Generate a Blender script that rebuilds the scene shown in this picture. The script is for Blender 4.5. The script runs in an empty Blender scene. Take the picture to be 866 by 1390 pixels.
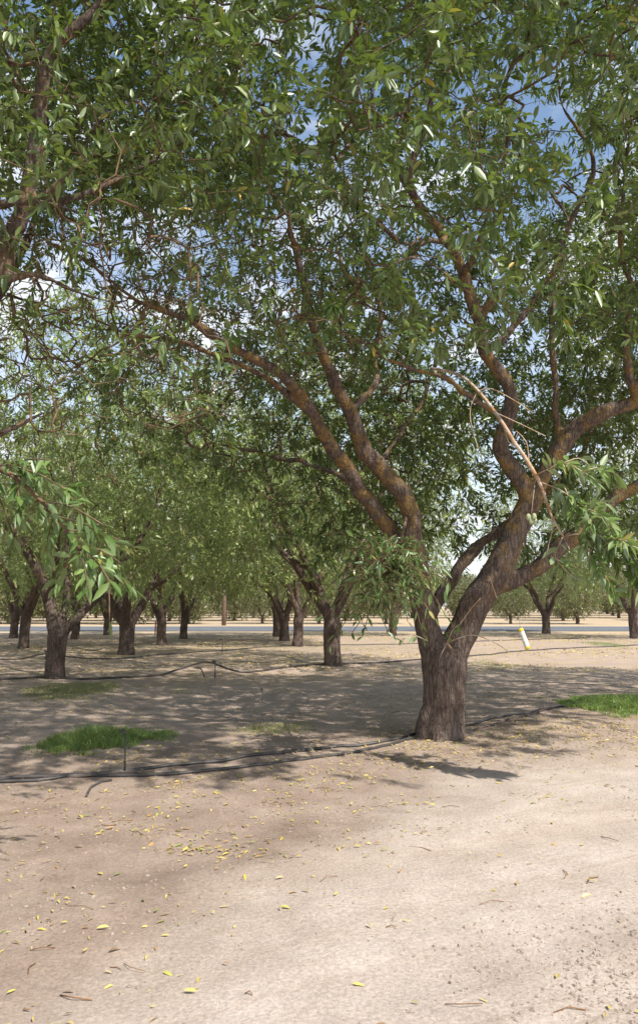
import bpy, math, random
import numpy as np
from mathutils import Vector, noise as mnoise
rng = np.random.default_rng(7)
random.seed(7)
C = bpy.context.scene
COL = C.collection
PI = math.pi

# ------------------------------------------------------------------ camera
CAMZ = 1.5
F = 1011.0
PITCH = math.radians(9.77)
cd = bpy.data.cameras.new('camera')
cam = bpy.data.objects.new('camera', cd); COL.objects.link(cam)
cam.location = (0, 0, CAMZ)
cam.rotation_euler = (PI/2 + PITCH, 0, 0)
cd.sensor_fit = 'VERTICAL'; cd.lens = 28; cd.sensor_height = 28*1390/F
cd.shift_y = -45/1390
cd.clip_start = 0.05; cd.clip_end = 4000
C.camera = cam

def ray(px, py):
    u = (px-433)/F; v = (650-py)/F
    return np.array([u, math.cos(PITCH)-v*math.sin(PITCH), math.sin(PITCH)+v*math.cos(PITCH)])
def at(px, py, Y):
    d = ray(px, py); return np.array([0, 0, CAMZ]) + d*(Y/d[1])
def ground_xy(px, py):
    d = ray(px, py); t = -CAMZ/d[2]; return d[0]*t, d[1]*t
def project(P):
    P = np.asarray(P, float); q = P-np.array([0, 0, CAMZ])
    dep = q[..., 1]*math.cos(PITCH)+q[..., 2]*math.sin(PITCH)
    up = -q[..., 1]*math.sin(PITCH)+q[..., 2]*math.cos(PITCH)
    dep = np.maximum(dep, 1e-3)
    return 433+F*q[..., 0]/dep, 650-F*up/dep, dep

# ------------------------------------------------------------------ orchard layout
MAIN = np.array(ground_xy(601, 1013)) + np.array([0, .22])
ROW = np.array([.87, .49]); ROW /= np.linalg.norm(ROW)
NRM = np.array([-ROW[1], ROW[0]])
ROAD_Y0, ROAD_Y1 = 47.5, 57.5

def vnoise(x, y, s, seed=0):
    """cheap smooth value noise, vectorised"""
    x = np.asarray(x, float)*s; y = np.asarray(y, float)*s
    xi = np.floor(x); yi = np.floor(y); fx = x-xi; fy = y-yi
    fx = fx*fx*(3-2*fx); fy = fy*fy*(3-2*fy)
    def h(a, b):
        v = np.sin(a*127.1+b*311.7+seed*74.7)*43758.5453
        return v-np.floor(v)
    return (h(xi, yi)*(1-fx)+h(xi+1, yi)*fx)*(1-fy)+(h(xi, yi+1)*(1-fx)+h(xi+1, yi+1)*fx)*fy

SUN = np.array([.58, -.64, 1.0]); SUN /= np.linalg.norm(SUN)
def smooth(a, b, v):
    t = np.clip((v-a)/(b-a), 0, 1); return t*t*(3-2*t)

def gz(x, y):
    x = np.asarray(x, float); y = np.asarray(y, float)
    v = (x-MAIN[0])*NRM[0]+(y-MAIN[1])*NRM[1]
    u = (x-MAIN[0])*ROW[0]+(y-MAIN[1])*ROW[1]
    k = 1-smooth(36, 44, y)
    z = .045*np.exp(-(v/.9)**2)*k + .07*np.exp(-((v-10.3)/1.1)**2)*k
    z += .09*np.exp(-(((x-MAIN[0]-1.5)**2+(y-MAIN[1]-.3)**2)/.9))
    z += (vnoise(x, y, .35, 1)-.5)*.06*k + (vnoise(x, y, 1.3, 2)-.5)*.03*k
    near = 1-smooth(14, 22, np.hypot(x, y))
    rough = .35+.65*smooth(-1.6, .2, v)
    z += near*rough*((vnoise(x, y, 4.5, 3)-.5)*.016+(vnoise(x, y, 13, 4)-.5)*.016)
    z += near*.010*np.sin(u*.3+v*11+3*vnoise(x, y, .5, 9))*smooth(-2.0, -3.2, v)*.5
    far = smooth(ROAD_Y1+3, ROAD_Y1+60, y)
    z += far*(-.0 + .4)
    return z
def ground_pt(px, py):
    d = ray(px, py); x, y = ground_xy(px, py)
    for _ in range(6):
        zz = float(gz(x, y)); t = (zz-CAMZ)/d[2]; x, y = d[0]*t, d[1]*t
    return np.array([x, y, float(gz(x, y))])

# ------------------------------------------------------------------ node helpers
class NT:
    def __init__(s, name, disp=False):
        s.m = bpy.data.materials.new(name); s.m.use_nodes = True
        s.t = s.m.node_tree; s.n = s.t.nodes; s.l = s.t.links; s.n.clear()
        s.out = s.n.new('ShaderNodeOutputMaterial')
    def add(s, typ, **kw):
        nd = s.n.new(typ)
        for k, v in kw.items():
            if k == 'inp':
                for a, b in v.items():
                    if isinstance(b, bpy.types.NodeSocket): s.l.new(b, nd.inputs[a])
                    else: nd.inputs[a].default_value = b
            else: setattr(nd, k, v)
        return nd
    def noise(s, vec, scale, detail=4, rough=.55, dist=0):
        return s.add('ShaderNodeTexNoise', inp={'Vector': vec, 'Scale': scale, 'Detail': detail, 'Roughness': rough, 'Distortion': dist}).outputs['Fac']
    def ramp(s, fac, stops, interp='LINEAR'):
        r = s.add('ShaderNodeValToRGB'); s.l.new(fac, r.inputs[0]); e = r.color_ramp; e.interpolation = interp
        while len(e.elements) < len(stops): e.elements.new(.5)
        for q, (p, c) in zip(e.elements, stops):
            q.position = p; q.color = (*c, 1) if len(c) == 3 else c
        return r.outputs['Color']
    def mix(s, f, a, b, mode='MIX'):
        m = s.add('ShaderNodeMix', data_type='RGBA', blend_type=mode)
        for sock, v in ((m.inputs[0], f), (m.inputs[6], a), (m.inputs[7], b)):
            if isinstance(v, bpy.types.NodeSocket): s.l.new(v, sock)
            elif isinstance(v, (int, float)): sock.default_value = v
            else: sock.default_value = (*v, 1)
        return m.outputs[2]
    def math(s, op, a, b=0, clamp=False):
        m = s.add('ShaderNodeMath', operation=op, use_clamp=clamp)
        for i, v in ((0, a), (1, b)):
            if isinstance(v, bpy.types.NodeSocket): s.l.new(v, m.inputs[i])
            else: m.inputs[i].default_value = v
        return m.outputs[0]
    def rng(s, v, a, b, c=0, d=1):
        return s.add('ShaderNodeMapRange', interpolation_type='SMOOTHSTEP', inp={0: v, 1: a, 2: b, 3: c, 4: d}).outputs[0]
    def mapping(s, vec, scale=(1, 1, 1), rot=(0, 0, 0), loc=(0, 0, 0)):
        return s.add('ShaderNodeMapping', inp={'Vector': vec, 'Scale': scale, 'Rotation': rot, 'Location': loc}).outputs[0]
    def bump(s, h, dist, strength=1, normal=None):
        i = {'Height': h, 'Distance': dist, 'Strength': strength}
        if normal is not None: i['Normal'] = normal
        return s.add('ShaderNodeBump', inp=i).outputs[0]
    def principled(s, col, rough=.9, spec=.2, normal=None, **kw):
        i = {'Base Color': col if isinstance(col, bpy.types.NodeSocket) else (*col, 1), 'Roughness': rough, 'Specular IOR Level': spec}
        if normal is not None: i['Normal'] = normal
        i.update(kw)
        return s.add('ShaderNodeBsdfPrincipled', inp=i).outputs[0]
    def done(s, sh):
        s.l.new(sh, s.out.inputs['Surface']); return s.m

def coord(n, kind='Object'): return n.add('ShaderNodeTexCoord').outputs[kind]

def mat_leaf(name, stops, under, trans=.30, yellow=.965, transcol=(.22, .34, .05)):
    n = NT(name)
    r = n.add('ShaderNodeAttribute', attribute_name='rnd').outputs['Fac']
    c = n.ramp(r, stops)
    geo = n.add('ShaderNodeNewGeometry')
    c2 = n.mix(geo.outputs['Backfacing'], c, n.mix(.7, c, under))
    p = n.principled(c2, .38, .6)
    t = n.add('ShaderNodeBsdfTranslucent', inp={'Color': n.mix(.45, c, transcol)}).outputs[0]
    m = n.add('ShaderNodeMixShader', inp={0: trans, 1: p, 2: t}).outputs[0]
    return n.done(m)
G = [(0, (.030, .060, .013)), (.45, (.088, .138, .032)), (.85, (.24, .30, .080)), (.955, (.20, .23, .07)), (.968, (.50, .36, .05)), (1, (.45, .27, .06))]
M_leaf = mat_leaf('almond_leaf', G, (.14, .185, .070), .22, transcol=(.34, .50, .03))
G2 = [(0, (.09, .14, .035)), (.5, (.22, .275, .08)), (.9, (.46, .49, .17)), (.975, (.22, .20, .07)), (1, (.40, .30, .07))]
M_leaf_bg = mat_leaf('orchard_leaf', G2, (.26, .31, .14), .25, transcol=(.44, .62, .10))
G3 = [(0, (.12, .135, .055)), (.5, (.20, .20, .08)), (.9, (.30, .26, .11)), (1, (.32, .23, .10))]
M_leaf_far = mat_leaf('far_orchard_leaf', G3, (.2, .2, .12), .25)
GF = [(0, (.11, .18, .045)), (.6, (.21, .30, .09)), (.96, (.34, .40, .15)), (1, (.40, .33, .08))]
M_leaf_fresh = mat_leaf('fresh_leaf', GF, (.30, .37, .22), .33)
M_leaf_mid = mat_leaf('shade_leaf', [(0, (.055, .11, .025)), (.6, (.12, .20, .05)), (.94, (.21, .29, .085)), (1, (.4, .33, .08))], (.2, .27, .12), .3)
GY = [(0, (.55, .42, .07)), (.45, (.62, .50, .16)), (.6, (.48, .30, .10)), (.72, (.30, .17, .08)), (.82, (.50, .40, .22)), (.92, (.22, .28, .07)), (1, (.45, .42, .10))]
M_litter = mat_leaf('fallen_leaf', GY, (.50, .42, .22), .12, transcol=(.4, .3, .05))
GG = [(0, (.11, .17, .04)), (.6, (.21, .28, .075)), (.9, (.28, .38, .10)), (1, (.42, .38, .14))]
M_grass = mat_leaf('grass_blade', GG, (.12, .24, .04), .3, transcol=(.2, .4, .04))
GD = [(0, (.13, .20, .06)), (.5, (.25, .28, .10)), (1, (.42, .36, .18))]
M_grass_dry = mat_leaf('dry_grass_blade', GD, (.3, .28, .13), .25, transcol=(.35, .35, .1))

def mat_bark(name, lichen=1.0, dark=1.0):
    n = NT(name); o = coord(n)
    v1 = n.mapping(o, (1, 1, .28))
    w = n.noise(v1, 26, 7, .68, .7)
    vor = n.add('ShaderNodeTexVoronoi', feature='DISTANCE_TO_EDGE', inp={'Vector': n.mapping(o, (1, 1, .22)), 'Scale': 24}).outputs['Distance']
    crack = n.rng(vor, .0, .16)
    big = n.noise(o, 3.2, 4, .6)
    ring = n.noise(n.mapping(o, (1, 1, 5.5)), 9, 4, .6, .3)
    base = n.ramp(w, [(.25, tuple(dark*a for a in (.068, .047, .038))), (.5, tuple(dark*a for a in (.145, .104, .084))), (.75, tuple(dark*a for a in (.29, .248, .212)))])
    base = n.mix(n.rng(big, .45, .7), base, n.mix(.55, base, (.20, .155, .135)))
    base = n.mix(n.math('MULTIPLY', n.math('SUBTRACT', 1, crack), .5), base, (.045, .03, .024))
    spk = n.noise(o, 95, 2, .5)
    base = n.mix(n.math('MULTIPLY', n.rng(spk, .63, .70), .5), base, (.36, .31, .27))
    # ochre lichen lives on the upper limbs
    z = n.add('ShaderNodeSeparateXYZ', inp={0: o}).outputs[2]
    hi = n.rng(z, 1.0, 2.6)
    li = n.math('MULTIPLY', n.math('MULTIPLY', n.rng(n.noise(o, 4.5, 5, .7), .46, .60), hi), .75*lichen)
    base = n.mix(li, base, n.ramp(n.noise(o, 60, 3), [(.35, (.19, .105, .038)), (.65, (.37, .25, .09))]))
    h = n.math('ADD', n.math('MULTIPLY', w, .8), n.math('ADD', n.math('MULTIPLY', crack, .22), n.math('MULTIPLY', ring, .5)))
    return n.done(n.principled(base, .92, .15, n.bump(h, .032, .95)))
M_bark = mat_bark('almond_bark')
M_bark_bg = mat_bark('orchard_bark', .45, .85)
def mat_twig(name, a, b):
    n = NT(name); o = coord(n)
    return n.done(n.principled(n.ramp(n.noise(o, 14, 4, .6), [(.35, a), (.65, b)]), .9, .15))
M_twig = mat_twig('twig_bark', (.07, .050, .036), (.20, .13, .075))
M_twig_pale = mat_twig('dead_twig_bark', (.40, .20, .085), (.56, .51, .42))

def mat_ground():
    n = NT('orchard_dirt'); g = n.add('ShaderNodeNewGeometry').outputs['Position']
    ang = math.atan2(ROW[1], ROW[0])
    # row-aligned coordinates: x along the row, y across it
    loc = (-(MAIN[0]*ROW[0]+MAIN[1]*ROW[1]), -(MAIN[0]*NRM[0]+MAIN[1]*NRM[1]), 0)
    rv = n.mapping(g, (1, 1, 1), (0, 0, -ang), loc)
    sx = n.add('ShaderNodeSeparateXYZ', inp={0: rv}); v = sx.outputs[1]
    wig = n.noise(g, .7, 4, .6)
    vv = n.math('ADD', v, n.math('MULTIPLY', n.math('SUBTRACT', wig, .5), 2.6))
    edge = n.math('MULTIPLY', n.math('MINIMUM', n.math('ADD', sx.outputs[0], .8), 0), .62)  # bends the drive edge so darker soil paints the shade at left
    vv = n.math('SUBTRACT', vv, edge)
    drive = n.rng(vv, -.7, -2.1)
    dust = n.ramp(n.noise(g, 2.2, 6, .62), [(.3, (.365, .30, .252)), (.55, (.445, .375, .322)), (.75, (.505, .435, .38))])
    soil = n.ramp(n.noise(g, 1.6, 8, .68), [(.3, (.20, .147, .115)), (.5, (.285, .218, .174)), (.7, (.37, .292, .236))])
    soil = n.mix(n.math('MULTIPLY', n.rng(v, .3, 2.5), .55), soil, n.mix(1.0, dust, (1.0, .93, .88), 'MULTIPLY'))  # soil behind the row paled: painted light sifting through the crowns
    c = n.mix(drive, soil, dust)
    band = n.noise(n.mapping(rv, (.12, 1.0, 1)), 1.1, 5, .6)
    c = n.mix(n.math('MULTIPLY', n.rng(band, .42, .68), .5), c, n.mix(.5, c, (.46, .35, .26)))
    # wheel streaks along the drive
    st = n.noise(n.mapping(rv, (.25, 7, 1)), 3, 5, .65, .4)
    c = n.mix(n.math('MULTIPLY', n.math('MULTIPLY', n.rng(st, .5, .72), drive), .35), c, (.29, .205, .15))
    # damp-looking darker soil patches
    pt = n.noise(g, .9, 5, .6, .5)
    c = n.mix(n.math('MULTIPLY', n.rng(pt, .56, .70), .25), c, (.19, .128, .095))
    fine = n.noise(g, 55, 5, .75)
    c = n.mix(.6, c, n.ramp(fine, [(.28, (.25, .25, .25)), (.5, (.5, .5, .5)), (.72, (.80, .79, .77))]), 'OVERLAY')
    peb = n.add('ShaderNodeTexVoronoi', inp={'Vector': g, 'Scale': 70, 'Randomness': 1}).outputs['Distance']
    pm = n.math('MULTIPLY', n.rng(peb, .22, .10), n.rng(n.noise(g, 3.1, 4, .6), .45, .6))
    c = n.mix(n.math('MULTIPLY', pm, .4), c, (.16, .11, .085))
    # litter tint between the rows (yellowish, broken up)
    sy = n.add('ShaderNodeSeparateXYZ', inp={0: g})
    farf = n.rng(sy.outputs[1], 13, 24)
    lt = n.math('MULTIPLY', n.rng(n.noise(n.mapping(rv, (.35, 1, 1)), 2.6, 7, .75), .47, .62), farf)
    c = n.mix(n.math('MULTIPLY', lt, .6), c, (.36, .27, .115))
    # straw-coloured verge and fields from the road outwards
    fy = n.rng(n.math('ADD', sy.outputs[1], n.math('MULTIPLY', wig, 3)), 42, 47)
    straw = n.ramp(n.noise(n.mapping(g, (.3, 1, 1)), .5, 7, .7), [(.35, (.36, .27, .175)), (.65, (.52, .41, .28))])
    c = n.mix(fy, c, straw)
    hh = n.math('ADD', n.math('MULTIPLY', n.noise(g, 24, 8, .75), 1.0), n.math('MULTIPLY', fine, .45))
    hh = n.math('ADD', hh, n.math('MULTIPLY', st, .15))
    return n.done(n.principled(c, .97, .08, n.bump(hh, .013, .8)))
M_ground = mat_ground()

def mat_road():
    n = NT('asphalt'); g = n.add('ShaderNodeNewGeometry').outputs['Position']
    c = n.ramp(n.noise(g, 1.2, 6, .7), [(.3, (.10, .105, .115)), (.7, (.15, .155, .165))])
    return n.done(n.principled(c, .75, .35, n.bump(n.noise(g, 60, 3), .006)))
M_road = mat_road()
def mat_simple(name, col, rough=.6, spec=.3, var=.25, scale=12):
    n = NT(name); o = coord(n)
    d = tuple(a*(1-var) for a in col)
    return n.done(n.principled(n.ramp(n.noise(o, scale, 5, .6), [(.3, d), (.7, col)]), rough, spec))
M_paint = mat_simple('road_paint', (.62, .62, .58), .7)
M_hose = mat_simple('black_polyethylene', (.085, .075, .07), .5, .45, .65, 7)
M_hose_dusty = mat_simple('dusty_polyethylene', (.17, .13, .11), .8, .3, .6, 9)
M_pole = mat_simple('weathered_pole_wood', (.23, .165, .13), .9, .1, .4, 5)
M_orange = mat_simple('orange_plastic', (.45, .10, .04), .6)
M_white = mat_simple('white_card', (.80, .80, .76), .55, .3, .08)
M_yellow = mat_simple('yellow_card', (.80, .62, .06), .55, .3, .1)
M_greenink = mat_simple('pale_green_print', (.35, .50, .20), .55, .3, .2, 60)
M_wire = mat_simple('thin_steel_wire', (.35, .33, .3), .5, .5, .2)
M_husk = mat_simple('pale_green_almond_husk', (.42, .47, .27), .8, .2, .4, 30)
M_cut = mat_simple('sawn_wood_end', (.50, .42, .36), .85, .2, .35, 25)
M_stone = mat_simple('small_stone', (.38, .30, .245), .95, .1, .5, 3)
M_dead = mat_simple('dry_brown_leaf_clump', (.30, .17, .09), .9, .1, .5, 20)

# ------------------------------------------------------------------ object helpers
def link(name, me, parent=None, mats=()):
    o = bpy.data.objects.new(name, me); COL.objects.link(o)
    if parent is not None: o.parent = parent
    if me is not None:
        for m in mats: me.materials.append(m)
    return o
def tag(o, label=None, cat=None, group=None, kind=None):
    if label: o['label'] = label
    if cat: o['category'] = cat
    if group: o['group'] = group
    if kind: o['kind'] = kind
    return o
def empty(name, loc):
    o = bpy.data.objects.new(name, None); COL.objects.link(o); o.location = loc
    o.empty_display_size = .3
    return o
def mesh_np(name, V, loops, starts, smoothf=False, rnd=None, mi=None):
    me = bpy.data.meshes.new(name)
    V = np.ascontiguousarray(V, dtype=np.float32)
    me.vertices.add(len(V)); me.vertices.foreach_set('co', V.ravel())
    me.loops.add(len(loops)); me.loops.foreach_set('vertex_index', np.asarray(loops, dtype=np.int32))
    me.polygons.add(len(starts)); me.polygons.foreach_set('loop_start', np.asarray(starts, dtype=np.int32))
    if mi is not None: me.polygons.foreach_set('material_index', np.asarray(mi, dtype=np.int32))
    me.update(calc_edges=True); me.validate()
    if smoothf: me.polygons.foreach_set('use_smooth', np.ones(len(me.polygons), bool))
    else: me.polygons.foreach_set('use_smooth', np.zeros(len(me.polygons), bool))
    if rnd is not None:
        a = me.attributes.new('rnd', 'FLOAT', 'POINT'); a.data.foreach_set('value', np.asarray(rnd, dtype=np.float32))
    return me

class TB:
    """tube batch -> one mesh"""
    def __init__(s): s.V = []; s.L = []; s.C = []; s.n = 0; s.MI = []
    def face(s, idx, mi=0): s.L.append(np.asarray(idx)); s.C.append(np.array([len(idx)])); s.MI.append(np.array([mi]))
    def tube(s, P, R, k=6, cap=True, mi=0, cap_mi=None):
        P = np.asarray(P, float); m = len(P)
        R = np.broadcast_to(np.asarray(R, float), (m,))
        T = np.gradient(P, axis=0); T /= np.linalg.norm(T, axis=1)[:, None]+1e-9
        a = np.array([0, 0, 1.]) if abs(T[0][2]) < .9 else np.array([1., 0, 0])
        A = np.empty((m, 3))
        for i in range(m):
            t = T[i]; a = a-t*(a[0]*t[0]+a[1]*t[1]+a[2]*t[2]); a = a/(math.sqrt(a[0]*a[0]+a[1]*a[1]+a[2]*a[2])+1e-9); A[i] = a
        B = np.stack([T[:, 1]*A[:, 2]-T[:, 2]*A[:, 1], T[:, 2]*A[:, 0]-T[:, 0]*A[:, 2], T[:, 0]*A[:, 1]-T[:, 1]*A[:, 0]], 1)
        th = np.arange(k)*2*PI/k
        ring = P[:, None]+R[:, None, None]*(np.cos(th)[None, :, None]*A[:, None]+np.sin(th)[None, :, None]*B[:, None])
        b = s.n; s.V.append(ring.reshape(-1, 3)); s.n += m*k
        j = np.arange(k); j2 = (j+1) % k; i = (np.arange(m-1)*k)[:, None]+b
        q = np.stack([i+j, i+j2, i+k+j2, i+k+j], -1).reshape(-1)
        s.L.append(q); s.C.append(np.full(len(q)//4, 4)); s.MI.append(np.full(len(q)//4, mi))
        if cap:
            s.face([b+j for j in range(k)][::-1], mi); s.face([b+(m-1)*k+j for j in range(k)], mi if cap_mi is None else cap_mi)
    def quadbox(s, c, sx, sy, sz, mi=0, rz=0):
        cs, sn = math.cos(rz), math.sin(rz); v = []
        for z in (-1, 1):
            for (x, y) in ((-1, -1), (1, -1), (1, 1), (-1, 1)):
                X, Y = x*sx, y*sy; v.append((c[0]+X*cs-Y*sn, c[1]+X*sn+Y*cs, c[2]+z*sz))
        b = s.n; s.V.append(np.array(v)); s.n += 8
        for f in ((3, 2, 1, 0), (4, 5, 6, 7), (0, 1, 5, 4), (1, 2, 6, 5), (2, 3, 7, 6), (3, 0, 4, 7)): s.face([b+q for q in f], mi)
    def mesh(s, name, smoothf=True):
        c = np.concatenate(s.C)
        return mesh_np(name, np.concatenate(s.V), np.concatenate(s.L), np.concatenate([[0], np.cumsum(c)[:-1]]), smoothf, mi=np.concatenate(s.MI))

def unit(a): return a/(np.linalg.norm(a, axis=-1, keepdims=True)+1e-9)

def leaf_mesh(name, P, D, L, W, hi=True, rnd=None, up=None, jitter=.55):
    n = len(P); D = unit(D)
    U = (np.array([0, 0, 1.])+rng.normal(0, jitter, (n, 3))) if up is None else up
    S = unit(np.cross(D, U)); N = np.cross(S, D)
    L = L[:, None]; W = W[:, None]
    dz = np.array([0, 0, -1.])
    fold = rng.uniform(.05, .28, (n, 1)); dr = rng.uniform(.02, .22, (n, 1))
    if rnd is None: rnd = rng.random(n)
    if hi:
        c1 = P+D*L*.33-N*0*L; c2 = P+D*L*.68+dz*dr*.35*L; tip = P+D*L*.97+dz*dr*L
        v = np.stack([P, c1-S*W*.46+N*W*fold, c1, c1+S*W*.46+N*W*fold, c2-S*W*.38+N*W*fold, c2, c2+S*W*.38+N*W*fold, tip], 1)
        tl = np.array([0, 2, 1, 0, 3, 2, 1, 2, 5, 4, 2, 3, 6, 5, 4, 5, 7, 5, 6, 7]); ts = np.array([0, 3, 6, 10, 14, 17])
    else:
        c = P+D*L*.45+dz*dr*.2*L; tip = P+D*L+dz*dr*L
        v = np.stack([P, c-S*W*.5+N*W*fold, c+S*W*.5+N*W*fold, tip], 1)
        tl = np.array([0, 2, 1, 1, 2, 3]); ts = np.array([0, 3])
    nv = v.shape[1]
    loops = (tl[None]+np.arange(n)[:, None]*nv).ravel()
    starts = (ts[None]+np.arange(n)[:, None]*len(tl)).ravel()
    return mesh_np(name, v.reshape(-1, 3), loops, starts, hi, np.repeat(rnd, nv))

def resample(pts, step=.13):
    """pts: rows x,y,z,r -> smooth catmull-rom resample"""
    P = np.asarray(pts, float); n = len(P)
    E = np.vstack([2*P[0]-P[1], P, 2*P[-1]-P[-2]]); out = []
    for i in range(1, n):
        p0, p1, p2, p3 = E[i-1], E[i], E[i+1], E[i+2]
        m = max(1, int(np.linalg.norm((p2-p1)[:3])/step))
        for j in range(m):
            t = j/m
            out.append(.5*((2*p1)+(-p0+p2)*t+(2*p0-5*p1+4*p2-p3)*t*t+(-p0+3*p1-3*p2+p3)*t**3))
    out.append(P[-1]); out = np.array(out); out[:, 3] = np.maximum(out[:, 3], .004)
    return out

def solid_limbs(name, limbs, voxel, mat, knob=.012, cutlimbs=()):
    tb = TB()
    for l in limbs:
        q = resample(l, .08); tb.tube(q[:, :3], q[:, 3], 12)
    me0 = tb.mesh(name+'_raw', False)
    tmp = bpy.data.objects.new('tmp', me0); COL.objects.link(tmp)
    rm = tmp.modifiers.new('r', 'REMESH'); rm.mode = 'VOXEL'; rm.voxel_size = voxel
    sm = tmp.modifiers.new('s', 'SMOOTH'); sm.factor = .6; sm.iterations = 6
    dg = bpy.context.evaluated_depsgraph_get()
    me = bpy.data.meshes.new_from_object(tmp.evaluated_get(dg)); me.name = name
    bpy.data.objects.remove(tmp); bpy.data.meshes.remove(me0)
    nv = len(me.vertices); co = np.zeros(nv*3, np.float32); me.vertices.foreach_get('co', co); co = co.reshape(-1, 3)
    no = np.zeros(nv*3, np.float32); me.vertices.foreach_get('normal', no); no = no.reshape(-1, 3)
    d = np.empty(nv)
    for i in range(nv):
        x, y, z = co[i]
        d[i] = mnoise.noise((x*5, y*5, z*2.6))*1.6+mnoise.noise((x*14, y*14, z*6))*.8+mnoise.noise((x*34, y*34, z*13+9))*.45
    co = co+no*(d*knob)[:, None].astype(np.float32)
    me.vertices.foreach_set('co', co.ravel()); me.update()
    me.polygons.foreach_set('use_smooth', np.ones(len(me.polygons), bool))
    me.materials.clear(); me.materials.append(mat)
    return me

def grow(limbs, A, leafy, seed=0, wander=.05, rt=.0021, exp=.43):
    """connect every attractor to the nearest wood, nearest first. returns branch tubes and tips"""
    r = np.random.default_rng(seed)
    pos = []; rad = []; par = []; dirv = []
    for l in limbs:
        q = resample(l, .12); s0 = len(pos)
        t = unit(np.gradient(q[:, :3], axis=0))
        for i in range(len(q)):
            pos.append(q[i, :3]); rad.append(q[i, 3]); par.append(-1 if i == 0 else s0+i-1); dirv.append(t[i])
    nl = len(pos)
    cap = nl+len(A)*14+1000
    PP = np.full((cap, 3), 1e6, np.float32); PP[:nl] = pos
    pen = np.zeros(cap, np.float32)
    # only the thinner wood takes twigs easily
    pen[:nl] = np.clip((np.array(rad)-.05)*3.0, 0, .5)
    d0 = np.array([np.min(np.sum((PP[:nl]-a)**2, 1)) for a in A])
    order = np.argsort(d0+r.uniform(0, .25, len(A)))
    n = nl; parent = list(par); D = list(dirv); paths = []
    for k in order:
        a = A[k]
        dd = np.sqrt(np.sum((PP[:n]-a)**2, 1))+pen[:n]
        j = int(np.argmin(dd)); s = PP[j].astype(float); dist = np.linalg.norm(a-s)
        if dist < .05: continue
        m = max(2, min(12, int(dist/.14)+1))
        t0 = unit(D[j]*.8+r.normal(0, .35, 3))*dist*.5
        idx = [j]; w = r.normal(0, wander*dist*.5, 3); w2 = r.normal(0, .018, (m+1, 3))
        for i in range(1, m+1):
            t = i/m
            p = s+(a-s)*t+t0*(t*(1-t)**2)*1.6+w*math.sin(PI*t)+(w2[i] if i < m else 0)
            PP[n] = p; parent.append(idx[-1]); D.append(unit(p-PP[idx[-1]].astype(float))); pen[n] = .0
            idx.append(n); n += 1
        paths.append((idx, k))
    cnt = np.zeros(n)
    for idx, k in paths: cnt[idx[-1]] += 1
    for i in range(n-1, nl-1, -1): cnt[parent[i]] += cnt[i]
    R = rt*np.maximum(cnt, 1)**exp
    R[:nl] = rad
    return PP, R, D, paths, nl

def tree_parts(prefix, limbs, A, leafy, mats, seed, hi, per, Lrange, shoot=.34, voxel=.02, knob=.012, twigmin=.0, rt=.0021, droop=.16, twk=None, twig_sides=(5, 4, 3)):
    """limbs & attractors in local coords -> (trunk mesh, twig mesh, leaf mesh)"""
    r = np.random.default_rng(seed)
    trunk = solid_limbs('trunk', limbs, voxel, mats[0], knob)
    PP, R, D, paths, nl = grow(limbs, A, leafy, seed, rt=rt)
    tb = TB(); LP = []; LD = []
    for idx, k in paths:
        P = PP[idx].astype(float); rr = R[idx].copy()
        rr[0] = min(rr[0], rr[1]*1.35)
        mx = rr.max()
        kk = twig_sides[0] if mx > .012 else (twig_sides[1] if mx > .005 else twig_sides[2])
        tb.tube(P, rr, kk, cap=False)
        if not leafy[k]: 
            continue
        tip = P[-1]; d = unit(P[-1]-P[-2])
        ns = 1 if len(P) < 4 else 2
        starts = [(tip, d)]
        if len(P) > 3 : starts.append((P[len(P)//2], unit(d+r.normal(0, .6, 3))))
        for (sp, sd) in starts:
            L = shoot*r.uniform(.6, 1.35)
            e = unit(sd*.75+r.normal(0, .42, 3)+np.array([0, 0, r.choice([.5, .3, -.3])]))
            cur = [sp]; 
            for q in range(3):
                e = unit(e+np.array([0, 0, -.12])+r.normal(0, .10, 3)); cur.append(cur[-1]+e*L/3)
            cur = np.array(cur); tb.tube(cur, [rt, rt*.85, rt*.7, rt*.45], 3, cap=False)
            m = max(3, int(per*r.uniform(.6, 1.4)*(L/shoot)))
            t = np.linspace(.08, 1, m)**.85*2.999; ii = t.astype(int); f = (t-ii)[:, None]
            pts = cur[ii]*(1-f)+cur[ii+1]*f
            seg = unit(cur[ii+1]-cur[ii])
            perp = unit(np.cross(seg, r.normal(0, 1, (m, 3))))
            LP.append(pts); LD.append(seg*.55+perp*.75+np.array([0, 0, -droop])+r.normal(0, .2, (m, 3)))
    twigs = tb.mesh('branches', True); twigs.materials.append(mats[1])
    LP = np.concatenate(LP); LD = np.concatenate(LD); n = len(LP)
    L = r.uniform(Lrange[0], Lrange[1], n); W = L*r.uniform(.26, .37, n)
    rnd = np.clip(r.beta(2, 2.4, n)*.9, 0, .95)
    rnd[r.random(n) < .012] = .985
    LD = unit(LD); 
    leaves = leaf_mesh('crown', LP+LD*.01, LD, L, W, hi, rnd); leaves.materials.append(mats[2])
    print(prefix, 'leaves', n, 'trunk', len(trunk.vertices), 'twigs', len(twigs.vertices))
    return trunk, twigs, leaves

def poly(base, *pts):
    """pixel traces (px, py, Y, radius) -> local limb rows"""
    out = []
    for (px, py, Y, r) in pts:
        p = at(px, py, Y)-base; out.append((*p, r))
    return out

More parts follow.
